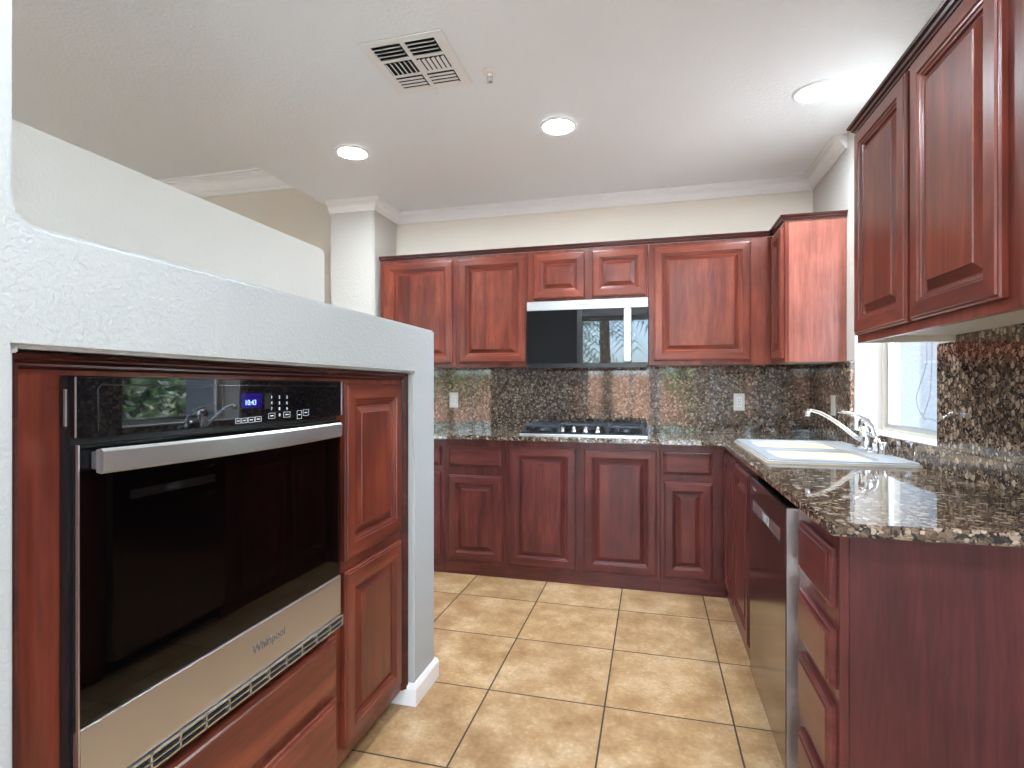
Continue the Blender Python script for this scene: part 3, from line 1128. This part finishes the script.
# ------------------------------------------------------------------ microwave
t = thing('microwave', 'stainless and black glass over-the-range microwave between the wall cabinets', 'microwave', (-0.42, 3.75, 1.36))
mx0, mx1, my = -0.824, -0.024, 3.585
MB('black_enamel').box(mx0, mx1, my + 0.012, YB - 0.024, 1.362, 1.800, bev=0.002).build('case', t)
MB('steel').box(mx0, mx1, my - 0.006, my + 0.0115, 1.740, 1.800, bev=0.003).build('top_band', t)
MB('black_glass').box(mx0, -0.178, my - 0.004, my + 0.0115, 1.383, 1.739, bev=0.003).build('door', t)
MB('steel').box(-0.176, -0.130, my - 0.022, my - 0.004, 1.390, 1.737, bev=0.006, seg=3).build('handle', t)
MB('black_enamel').box(-0.177, -0.127, my - 0.0035, my + 0.0115, 1.383, 1.739).build('handle_mount', t)
MB('black_glass').box(-0.126, mx1, my - 0.004, my + 0.0115, 1.383, 1.739, bev=0.002).build('control_panel', t)
MB('black_enamel').box(mx0 + 0.01, mx1 - 0.01, my - 0.002, my + 0.0115, 1.352, 1.3815, bev=0.004).build('bottom_grille', t)
text('logo_lettering', 'Whirlpool', 0.020, (-0.43, my - 0.0063, 1.768), (1, 0, 0), (0, 0, 1), 'mark_grey', t)

# ------------------------------------------------------------------ oven cabinet in the niche
XC = -0.928
t = thing('oven_cabinet', 'tall cherry cabinet framing the built-in oven in the low wall', 'cabinet', (-1.2, 1.24, 0))
gy = [NY0 + 0.002, 0.663, 1.417, NY1 - 0.002]
gz = [0.062, 0.518, 1.238, NZ - 0.002]
MB(UP).grid(gy, gz, lambda i, j: not (i == 1 and j == 1), XC - 0.02, XC, 'yzx').build('face_frame', t)
b = MB('cherry')
b.box(-1.50, XC - 0.0205, NY0 + 0.002, NY0 + 0.018, 0.062, NZ - 0.002)
b.box(-1.50, XC - 0.0205, 1.424, 1.440, 0.062, NZ - 0.002)
b.box(-1.50, XC - 0.0205, NY1 - 0.018, NY1 - 0.002, 0.062, NZ - 0.002)
b.box(-1.50, XC - 0.0205, NY0 + 0.018, 1.424, 0.495, 0.511)
b.box(-1.516, -1.501, NY0 + 0.002, NY1 - 0.002, 0.062, NZ - 0.002)
b.box(-1.50, XC - 0.0205, NY0 + 0.018, NY1 - 0.018, 0.062, 0.078)
b.build('carcass', t)
MB('toe_kick').box(-1.50, -0.99, NY0 + 0.004, NY1 - 0.03, 0.001, 0.061).build('toe_kick', t)
# mitred moulding around the frame
TM = [(0.0, 0.001), (0.0, 0.018), (0.005, 0.022), (0.009, 0.018), (0.012, 0.018), (0.017, 0.010), (0.021, 0.011), (0.024, 0.004), (0.026, 0.001)]
b2 = bmesh.new()
yy0, yy1, zz1 = NY0 + 0.003, NY1 - 0.003, NZ - 0.003
rows = [[b2.verts.new((XC + h, yy0 + i, 0.064)) for i, h in TM],
        [b2.verts.new((XC + h, yy0 + i, zz1 - i)) for i, h in TM],
        [b2.verts.new((XC + h, yy1 - i, zz1 - i)) for i, h in TM],
        [b2.verts.new((XC + h, yy1 - i, 0.064)) for i, h in TM]]
for a, c2 in zip(rows, rows[1:]):
    for k in range(len(TM) - 1):
        b2.faces.new([a[k], a[k + 1], c2[k + 1], c2[k]])
bmesh.ops.recalc_face_normals(b2, faces=b2.faces)
mb = MB('cherry_trim')
mb.merge(b2, 0)
mb.build('edge_molding', t)
front('door', '+x', 1.478, 1.862, 0.683, 1.232, XC + 0.0005, DOOR, UP, t)
front('door', '+x', 1.478, 1.862, 0.105, 0.648, XC + 0.0005, DOOR, UP, t)
front('drawer', '+x', 0.625, 1.432, 0.322, 0.480, XC + 0.0005, SLAB, UP, t, flatgrain=True)
front('drawer', '+x', 0.625, 1.432, 0.110, 0.292, XC + 0.0005, SLAB, UP, t, flatgrain=True)

# ------------------------------------------------------------------ wall oven
t = thing('wall_oven', 'built-in stainless and black glass single wall oven in the cherry cabinet', 'oven', (-1.15, 1.04, 0.52))
oy0, oy1, ox = 0.660, 1.420, -0.890
MB('black_enamel').box(XC + 0.001, ox - 0.0155, oy0, oy1, 0.520, 1.237, bev=0.002).build('front_flange', t)
cav = MB('black_enamel')
cav.box(-1.46, XC - 0.001, 0.666, 0.690, 0.524, 1.232)
cav.box(-1.46, XC - 0.001, 1.390, 1.414, 0.524, 1.232)
cav.box(-1.46, XC - 0.001, 0.690, 1.390, 0.524, 0.66)
cav.box(-1.46, XC - 0.001, 0.690, 1.390, 1.11, 1.232)
cav.box(-1.478, -1.461, 0.666, 1.414, 0.524, 1.232)
cav.build('chassis', t)
# side slot
MB('steel_pale').box(XC + 0.012, XC + 0.018, oy0 - 0.0012, oy0 + 0.001, 1.155, 1.215, bev=0.0005).build('side_slot', t)
cp = MB('black_glass').box(ox - 0.015, ox, oy0, oy1, 1.135, 1.237, bev=0.003, seg=3).build('control_panel', t)
MB('steel_pale').box(ox - 0.014, ox + 0.0012, oy1 - 0.0005, oy1 + 0.004, 1.137, 1.235, bev=0.0005).build('end_cap', t)
MB('aluminium').box(ox - 0.003, ox + 0.0008, oy0 - 0.0012, oy0 + 0.0002, 1.137, 1.235, bev=0.0005).build('end_cap', t)


bz = MB('black_enamel')
bz.tube([(ox + 0.0005, 0.695, 1.145), (ox + 0.0005, 0.695, 1.215), (ox + 0.0005, 0.700, 1.222), (ox + 0.0005, 1.395, 1.222)], 0.0012, 6)
bz.build('bezel_bead', t)


# display and printed marks: plane x = ox + small, right of the view is +y
def onpanel(px, py):
    c_, s_ = math.cos(math.atan(140 / 540)), math.sin(math.atan(140 / 540))
    u = (px - 512) / 540
    k = ox / (u * c_ - s_)
    return (u * s_ + c_) * k, 1.217 - (py - 388) / 540 * k


def panel_text(name, body, size, px, py, mat, bold=0.0):
    y, z = onpanel(px, py)
    return text(name, body, size, (ox + 0.0005, y, z), (0, 1, 0), (0, 0, 1), mat, t, 0.0002, bold=bold)


(ya, za), (yb, zb) = onpanel(241, 393.5), onpanel(262, 407.5)
MB('display_blue').box(ox + 0.0001, ox + 0.0004, ya, yb, zb, za).build('display', t)
panel_text('clock_digits', '10:43', 0.017, 250.5, 402.8, 'digit_blue', 0.0)
for i, px in enumerate((271.5, 279.3, 286.8)):
    for j, py in enumerate((397.2, 403.0, 408.8)):
        panel_text('key', str(1 + i + 3 * j), 0.010, px, py, 'mark_white', 0.0002)
panel_text('key', '0', 0.010, 279.5, 415, 'mark_white', 0.0002)


def outline(x0, x1, y0, y1):
    (a, _), (b__, _) = onpanel(x0, y0), onpanel(x1, y0)
    z1_ = onpanel((x0 + x1) / 2, y0)[1]
    z0_ = onpanel((x0 + x1) / 2, y1)[1]
    g = MB('mark_white')
    w_ = 0.0007
    g.box(ox + 0.0001, ox + 0.0005, a, b__, z1_ - w_, z1_)
    g.box(ox + 0.0001, ox + 0.0005, a, b__, z0_, z0_ + w_)
    g.box(ox + 0.0001, ox + 0.0005, a, a + w_, z0_, z1_)
    g.box(ox + 0.0001, ox + 0.0005, b__ - w_, b__, z0_, z1_)
    cz, cy_ = (z0_ + z1_) / 2, (a + b__) / 2
    g.box(ox + 0.0001, ox + 0.0005, cy_ - (b__ - a) * 0.25, cy_ + (b__ - a) * 0.25, cz - 0.001, cz + 0.001)
    g.build('key_outline', t)


for q in ((235.5, 240.8, 418.5, 423.5), (241.6, 247.2, 418, 423), (248, 254.4, 417.2, 422.4), (255.2, 261.2, 416.4, 421.6),
          (268.5, 275, 413, 418.5), (283.5, 290, 411.8, 417.2), (297, 301.6, 410.5, 418.8), (303, 308.6, 409.5, 415.5)):
    outline(*q)

# door: glass over stainless strip
d = MB('black_enamel')
d.grid([oy0 + 0.004, 0.80, 1.30, oy1 - 0.004], [0.66, 0.74, 1.03, 1.123], lambda i, j: not (i == 1 and j == 1), ox - 0.014, ox - 0.006, 'yzx')
door = d.build('door', t)
MB('oven_glass').box(ox - 0.0055, ox, oy0 + 0.004, oy1 - 0.004, 0.668, 1.123, bev=0.0015, seg=1).build('door_glass', door)
MB('steel').box(ox - 0.014, ox + 0.0015, oy0 + 0.004, oy1 - 0.004, 0.552, 0.6665, bev=0.002).build('steel_panel', door)
MB('steel_pale').box(ox - 0.004, ox + 0.002, oy0 + 0.002, oy0 + 0.0038, 0.552, 1.125).build('edge_strip', door)
text('logo_lettering', 'Whirlpool', 0.027, (ox + 0.0018, 1.108, 0.612), (0, 1, 0), (0, 0, 1), 'mark_grey', door, 0.0006, bold=0.0004)
ht = MB('steel_pale')
N = 20
b2 = bmesh.new()
rings = []
for i in range(N + 1):
    k = i / N
    y = 0.678 + (1.372 - 0.678) * k
    bow = 0.028 + 0.022 * math.sin(PI * k)
    x = ox + bow
    rings.append([b2.verts.new(p) for p in ((x, y, 1.078), (x + 0.005, y, 1.082), (x + 0.0055, y, 1.114), (x, y, 1.119), (x - 0.010, y, 1.117), (x - 0.010, y, 1.080))])
for a, c2 in zip(rings, rings[1:]):
    for k in range(6):
        b2.faces.new([a[k], a[(k + 1) % 6], c2[(k + 1) % 6], c2[k]])
b2.faces.new(rings[0])
b2.faces.new(rings[-1][::-1])
bmesh.ops.recalc_face_normals(b2, faces=b2.faces)
ht.merge(b2, 0)
for y in (0.682, 1.354):
    ht.box(ox + 0.001, ox + 0.024, y, y + 0.014, 1.084, 1.113, bev=0.002, seg=1)
ht.build('handle', door)
# oven racks seen through the glass
plain('rack_wire', (0.62, 0.62, 0.62), 0.35, 0.6)
for z in (0.745, 0.868):
    g = MB('rack_wire')
    for x in (-1.42, -1.20, -0.985):
        g.tube([(x, 0.70, z), (x, 1.38, z)], 0.004, 6)
    for k in range(17):
        y = 0.71 + k * 0.0412
        g.tube([(-1.42, y, z + 0.006), (-0.985, y, z + 0.006)], 0.002, 5)
    g.build('rack', t)
# vent trim under the door
v = MB(['steel_pale', 'black_matt'])
v.box(XC + 0.001, ox - 0.004, oy0 + 0.002, oy1, 0.519, 0.549, 1)
vx0, vx1 = ox - 0.004, ox + 0.006
v.box(vx0, vx1, oy0 + 0.002, oy1, 0.545, 0.550, 0)
v.box(vx0, vx1, oy0 + 0.002, oy1, 0.518, 0.521, 0)
v.box(vx0, vx1, oy0 + 0.002, oy1, 0.5315, 0.534, 0)
for k in range(13):
    y = oy0 + 0.002 + k * (oy1 - oy0 - 0.006) / 12
    v.box(vx0, vx1, y, y + 0.004, 0.518, 0.550, 0)
v.build('vent_trim', t)

# ------------------------------------------------------------------ ceiling fittings
CANS = [(-1.700, 2.83, 'recessed ceiling light nearest the cream pier, smallest of three in view'),
        (-0.478, 2.815, 'recessed ceiling light in the middle of the kitchen ceiling'),
        (0.737, 2.79, 'recessed ceiling light nearest the right wall cabinets'),
        (-0.478, 0.35, 'added unseen fill light over the aisle beside the oven'),  # from here on out of view, added as extra fill
        (0.45, 0.35, 'added unseen fill light over the near end of the peninsula'),
        (-0.478, -1.9, 'added unseen fill light nearest the rear patio window'),
        (0.45, -1.9, 'added unseen fill light nearest the rear narrow window')]


def make_can(x, y, label):
    t = thing('recessed_light', label, 'ceiling light', (x, y, ZC), 'recessed lights in the kitchen ceiling')
    MB('white_register').lathe([(0.078, -0.004), (0.081, -0.0105), (0.096, -0.0065), (0.099, -0.001), (0.078, -0.001)], (x, y, ZC), seg=40).build('trim_ring', t)
    MB('lamp_lens').lathe([(0, -0.0075), (0.072, -0.0065), (0.0775, -0.003), (0.0775, -0.0012), (0, -0.0012)], (x, y, ZC), seg=40).build('lens', t)
    return t


can0 = make_can(*CANS[0])
for x, y, lab in CANS[1:]:
    c2 = can0.copy()
    COL.objects.link(c2)
    c2.location = (x, y, ZC)
    c2['label'] = lab
    for ch in can0.children:
        k = ch.copy()
        COL.objects.link(k)
        k.parent = c2
        k.matrix_parent_inverse = ch.matrix_parent_inverse.copy()

# air register
t = thing('ceiling_vent', 'square white louvred air register in the kitchen ceiling', 'vent', (-0.97, 2.14, ZC))
vx0, vx1, vy0, vy1 = -1.150, -0.785, 1.940, 2.325
xa = [vx0, vx0 + 0.045, -0.977, -0.957, vx1 - 0.045, vx1]
ya_ = [vy0, vy0 + 0.035, vy0 + 0.130, vy0 + 0.145, vy0 + 0.240, vy0 + 0.255, vy1 - 0.035, vy1]
MB('white_register').grid(xa, ya_, lambda i, j: not (i in (1, 3) and j in (1, 3, 5)), ZC - 0.007, ZC - 0.0025, 'xyz', bev=0.0012, seg=1).build('frame', t)
MB('black_matt').box(vx0 + 0.02, vx1 - 0.02, vy0 + 0.02, vy1 - 0.02, ZC - 0.0022, ZC - 0.0004).build('duct_opening', t)
for ci, (xa0, xa1) in enumerate(((xa[1], xa[2]), (xa[3], xa[4]))):
    for ri, (yb0, yb1) in enumerate(((ya_[1], ya_[2]), (ya_[3], ya_[4]), (ya_[5], ya_[6]))):
        g = MB('white_register')
        if ri in (0, 2):
            n = 4
            for k in range(n):
                y = yb0 + (k + 0.5) * (yb1 - yb0) / n
                ang = 0.75 if ri == 0 else 0.15
                M = Matrix.Translation(((xa0 + xa1) / 2, y, ZC - 0.011)) @ Matrix.Rotation(ang, 4, 'X')
                hw = 0.010 if ri == 0 else 0.0085
                g.box(-(xa1 - xa0) / 2 + 0.003, (xa1 - xa0) / 2 - 0.003, -hw, hw, -0.0008, 0.0008, M=M)
        else:
            n = 6
            for k in range(n):
                x = xa0 + (k + 0.5) * (xa1 - xa0) / n
                ang = 0.7 if ci == 0 else -0.35
                M = Matrix.Translation((x, (yb0 + yb1) / 2, ZC - 0.011)) @ Matrix.Rotation(ang, 4, 'Y')
                hw = 0.0085 if ci == 0 else 0.0065
                g.box(-hw, hw, -(yb1 - yb0) / 2 + 0.003, (yb1 - yb0) / 2 - 0.003, -0.0008, 0.0008, M=M)
        g.build('louvers', t)
MB('white_register').tube([(-0.955, vy1 - 0.02, ZC - 0.006), (-0.955, vy1 - 0.012, ZC - 0.022), (-0.955, vy1 + 0.004, ZC - 0.026), (-0.955, vy1 + 0.01, ZC - 0.016)], 0.003, 8).build('lever', t)

# sprinkler
t = thing('fire_sprinkler', 'small chrome fire sprinkler head beside the ceiling register', 'sprinkler', (-0.686, 2.262, ZC))
sx, sy = -0.686, 2.262
MB('white_register').lathe([(0, -0.006), (0.020, -0.006), (0.034, -0.003), (0.036, -0.0005), (0, -0.0005)], (sx, sy, ZC)).build('escutcheon', t)
g = MB('chrome')
g.lathe([(0, -0.024), (0.009, -0.022), (0.010, -0.010), (0.012, -0.0062), (0, -0.0062)], (sx, sy, ZC), seg=14)
for s_ in (-1, 1):
    g.tube([(sx + s_ * 0.010, sy, ZC - 0.018), (sx + s_ * 0.013, sy, ZC - 0.030), (sx + s_ * 0.003, sy, ZC - 0.044)], 0.002, 6)
g.lathe([(0, -0.0475), (0.014, -0.0465), (0.014, -0.045), (0, -0.0435)], (sx, sy, ZC), seg=14)
g.build('sprinkler_head', t)


# ------------------------------------------------------------------ outlets
def outlet(name, label, x, y, z, facing, switch=False):
    t = thing(name, label, 'switch' if switch else 'outlet', (x, y, z))
    hw, hh = 0.035, 0.058

    def bx(u0, u1, z0, z1, d0, d1, mat, nm, bev=0):
        m = MB(mat)
        if facing == '-y':
            m.box(x + u0, x + u1, y - d1, y - d0, z + z0, z + z1, bev=bev)
        else:
            m.box(x - d1, x - d0, y + u0, y + u1, z + z0, z + z1, bev=bev)
        return m.build(nm, t)
    bx(-hw, hw, -hh, hh, 0.0005, 0.006, 'white_plastic', 'cover_plate', 0.0015)
    if switch:
        bx(-0.006, 0.006, -0.012, 0.012, 0.0062, 0.010, 'white_plastic', 'toggle', 0.001)
    else:
        bx(-0.017, 0.017, -0.034, 0.034, 0.0062, 0.0075, 'white_trim', 'socket', 0.0005)
        for dz in (-0.017, 0.017):
            for du in (-0.006, 0.006):
                bx(du - 0.0012, du + 0.0012, dz - 0.005, dz + 0.005, 0.0076, 0.0079, 'black_matt', 'slot')
        bx(-0.004, 0.004, -0.003, 0.003, 0.0076, 0.0086, 'mark_grey', 'test_button')


outlet('wall_outlet', 'white electrical outlet on the granite backsplash left of the cooktop', -1.482, YB - 0.0215, 1.124, '-y')
outlet('wall_outlet', 'cream electrical outlet on the granite backsplash right of the cooktop', 0.571, YB - 0.0215, 1.122, '-y')
outlet('light_switch', 'cream switch plate on the dark side splash behind the faucet', XW - 0.0215, 3.46, 1.118, '-x', True)

# blind cord
g = MB('cord_grey')


def cordpt(px, py, X=1.135):
    c_, s_ = math.cos(math.atan(140 / 540)), math.sin(math.atan(140 / 540))
    u = (px - 512) / 540
    k = X / (u * c_ - s_)
    return (X, (u * s_ + c_) * k, 1.217 - (py - 388) / 540 * k)


def smooth_path(P, n=6):
    out = []
    P = [Vector(p) for p in P]
    for i in range(len(P) - 1):
        p0, p1, p2, p3 = P[max(i - 1, 0)], P[i], P[i + 1], P[min(i + 2, len(P) - 1)]
        for k in range(n):
            s_ = k / n
            out.append(0.5 * ((2 * p1) + (-p0 + p2) * s_ + (2 * p0 - 5 * p1 + 4 * p2 - p3) * s_ ** 2 + (-p0 + 3 * p1 - 3 * p2 + p3) * s_ ** 3))
    out.append(P[-1])
    return out


ctop = cordpt(927, 341)
c_top = (1.135, ctop[1], 2.276)
g.tube(smooth_path([c_top, ctop, cordpt(926, 365), cordpt(920, 385), cordpt(916.5, 398), cordpt(919, 410), cordpt(923.5, 417)]), 0.0013, 6)
c2p = cordpt(932, 341)
g.tube(smooth_path([(1.135, c2p[1], 2.276), c2p, cordpt(931.5, 370), cordpt(930, 395), cordpt(923.5, 417), cordpt(930, 419), cordpt(940, 422)]), 0.0013, 6)
o = g.build('blind_cord')
o['label'] = 'thin looped blind cord hanging in the sink window'
o['category'] = 'cord'

# ------------------------------------------------------------------ outdoors
mb = MB('desert_gravel')
mb.grid([-40, XL - 0.15, XW + 0.25, 40], [-40, YR - 0.15, YB + 0.15, 40], lambda i, j: not (i == 1 and j == 1), -0.25, -0.15, 'xyz')
struct(mb, 'ground', 'pale gravel yard outside')
struct(MB('concrete').box(-5.5, 2.5, YR - 3.2, YR - 0.16, -0.149, -0.06), 'patio', 'concrete patio behind the house')
struct(MB('stucco').box(XW + 0.206, 2.62, 4.30, 4.55, -0.149, 4.2), 'wall_outside', 'white stucco house wing outside the sink window')
struct(MB('white_trim').box(XW + 0.206, 3.1, -1.0, 4.29, 2.62, 2.78), 'roof_added_shade', 'unseen roof slab added to dim daylight outside the sink window')  # unseen slab, added to hold skylight off the stucco and window reveal
struct(MB('block_wall').box(-14, 10, -11.3, -11.1, -0.149, 1.7), 'wall_garden', 'terracotta garden wall beyond the patio')
struct(MB('block_wall').box(8.8, 9.0, -11, 14, -0.149, 1.7), 'wall_boundary', 'terracotta boundary wall beside the house')

rnd = random.Random(7)


def leaf_tree(label, x, y, h, r, z0, n, mats, group=None):
    t = thing('yard_tree', label, 'tree', (x, y, -0.15))
    tr = MB('bark')
    tr.tube([(x, y, -0.149), (x + 0.05, y, z0 + (h - z0) * 0.3), (x - 0.05, y + 0.06, h * 0.8)], [0.12, 0.09, 0.04], 8)
    for k in range(5):
        a = k * 1.26
        tr.tube([(x, y, z0 + 0.2 + 0.2 * k), (x + math.cos(a) * r * 0.6, y + math.sin(a) * r * 0.6, z0 + (h - z0) * (0.35 + 0.1 * k))], [0.05, 0.015], 6)
    tr.build('trunk', t)
    cr = MB(mats)
    b2 = cr.bm
    for k in range(n):
        # clustered leaves
        while True:
            p = Vector((rnd.uniform(-1, 1), rnd.uniform(-1, 1), rnd.uniform(-1, 1)))
            if 0.3 < p.length < 1:
                break
        p = Vector((p.x * r, p.y * r, (p.z + 1) / 2 * (h - z0) + z0))
        p += Vector((x, y, 0))
        s_ = rnd.uniform(0.04, 0.10)
        d1 = Vector((rnd.uniform(-1, 1), rnd.uniform(-1, 1), rnd.uniform(-1, 1))).normalized()
        d2 = d1.orthogonal().normalized()
        f = b2.faces.new([b2.verts.new(p - d1 * s_), b2.verts.new(p + d2 * s_ * 0.5), b2.verts.new(p + d1 * s_), b2.verts.new(p - d2 * s_ * 0.5)])
        f.material_index = rnd.choice(range(len(mats)))
    cr.build('crown', t)


leaf_tree('broad leafy tree beyond the sink window beside the stucco wing', 4.7, 5.4, 3.6, 1.6, 0.2, 7000, ['leaf_green', 'leaf_dark', 'leaf_pale'])
leaf_tree('taller leafy tree behind the one beyond the sink window', 7.6, 8.2, 5.0, 1.6, 0.2, 7000, ['leaf_green', 'leaf_dark', 'leaf_dark'])
leaf_tree('leafy tree at the right end of the garden wall behind the patio', 1.6, -8.6, 4.5, 1.6, 0.4, 5000, ['leaf_green', 'leaf_dark', 'leaf_pale'])
leaf_tree('leafy tree at the left end of the garden wall behind the patio', -6.5, -9.0, 5.0, 2.0, 0.5, 5000, ['leaf_green', 'leaf_dark'])


def palm(label, x, y, h, L_):
    t = thing('palm_tree', label, 'tree', (x, y, -0.15))
    tr = MB('bark')
    tr.tube([(x, y, -0.149), (x + 0.04, y, h * 0.5), (x, y, h)], [0.17, 0.13, 0.12], 10)
    tr.build('trunk', t)
    cr = MB('palm_leaf')
    b2 = cr.bm
    for k in range(26):
        a = k * 2.4
        up_ = rnd.uniform(-0.2, 1.1)
        pts = []
        for i in range(9):
            s_ = i / 8
            rr = L_ * s_ * math.cos(up_ * (1 - s_))
            zz = h + L_ * (math.sin(up_) * s_ - 0.85 * s_ * s_)
            pts.append(Vector((x + rr * math.cos(a), y + rr * math.sin(a), zz)))
        side = Vector((-math.sin(a), math.cos(a), 0))
        for i in range(1, 9):
            for sg in (-1, 1):
                for q in (0, 0.5):
                    p = pts[i - 1].lerp(pts[i], q)
                    d = (pts[i] - pts[i - 1]).normalized() * 0.04
                    tip = p + side * sg * 0.35 + Vector((0, 0, -0.22)) + d * 3
                    b2.faces.new([b2.verts.new(p - d * 0.5), b2.verts.new(p + d * 0.5), b2.verts.new(tip)])
    cr.build('fronds', t)


palm('palm tree just beyond the patio door, nearer of the two', -1.15, -6.3, 3.3, 1.8)
palm('palm tree nearer the garden wall, farther of the two', -2.6, -9.2, 3.0, 1.7)
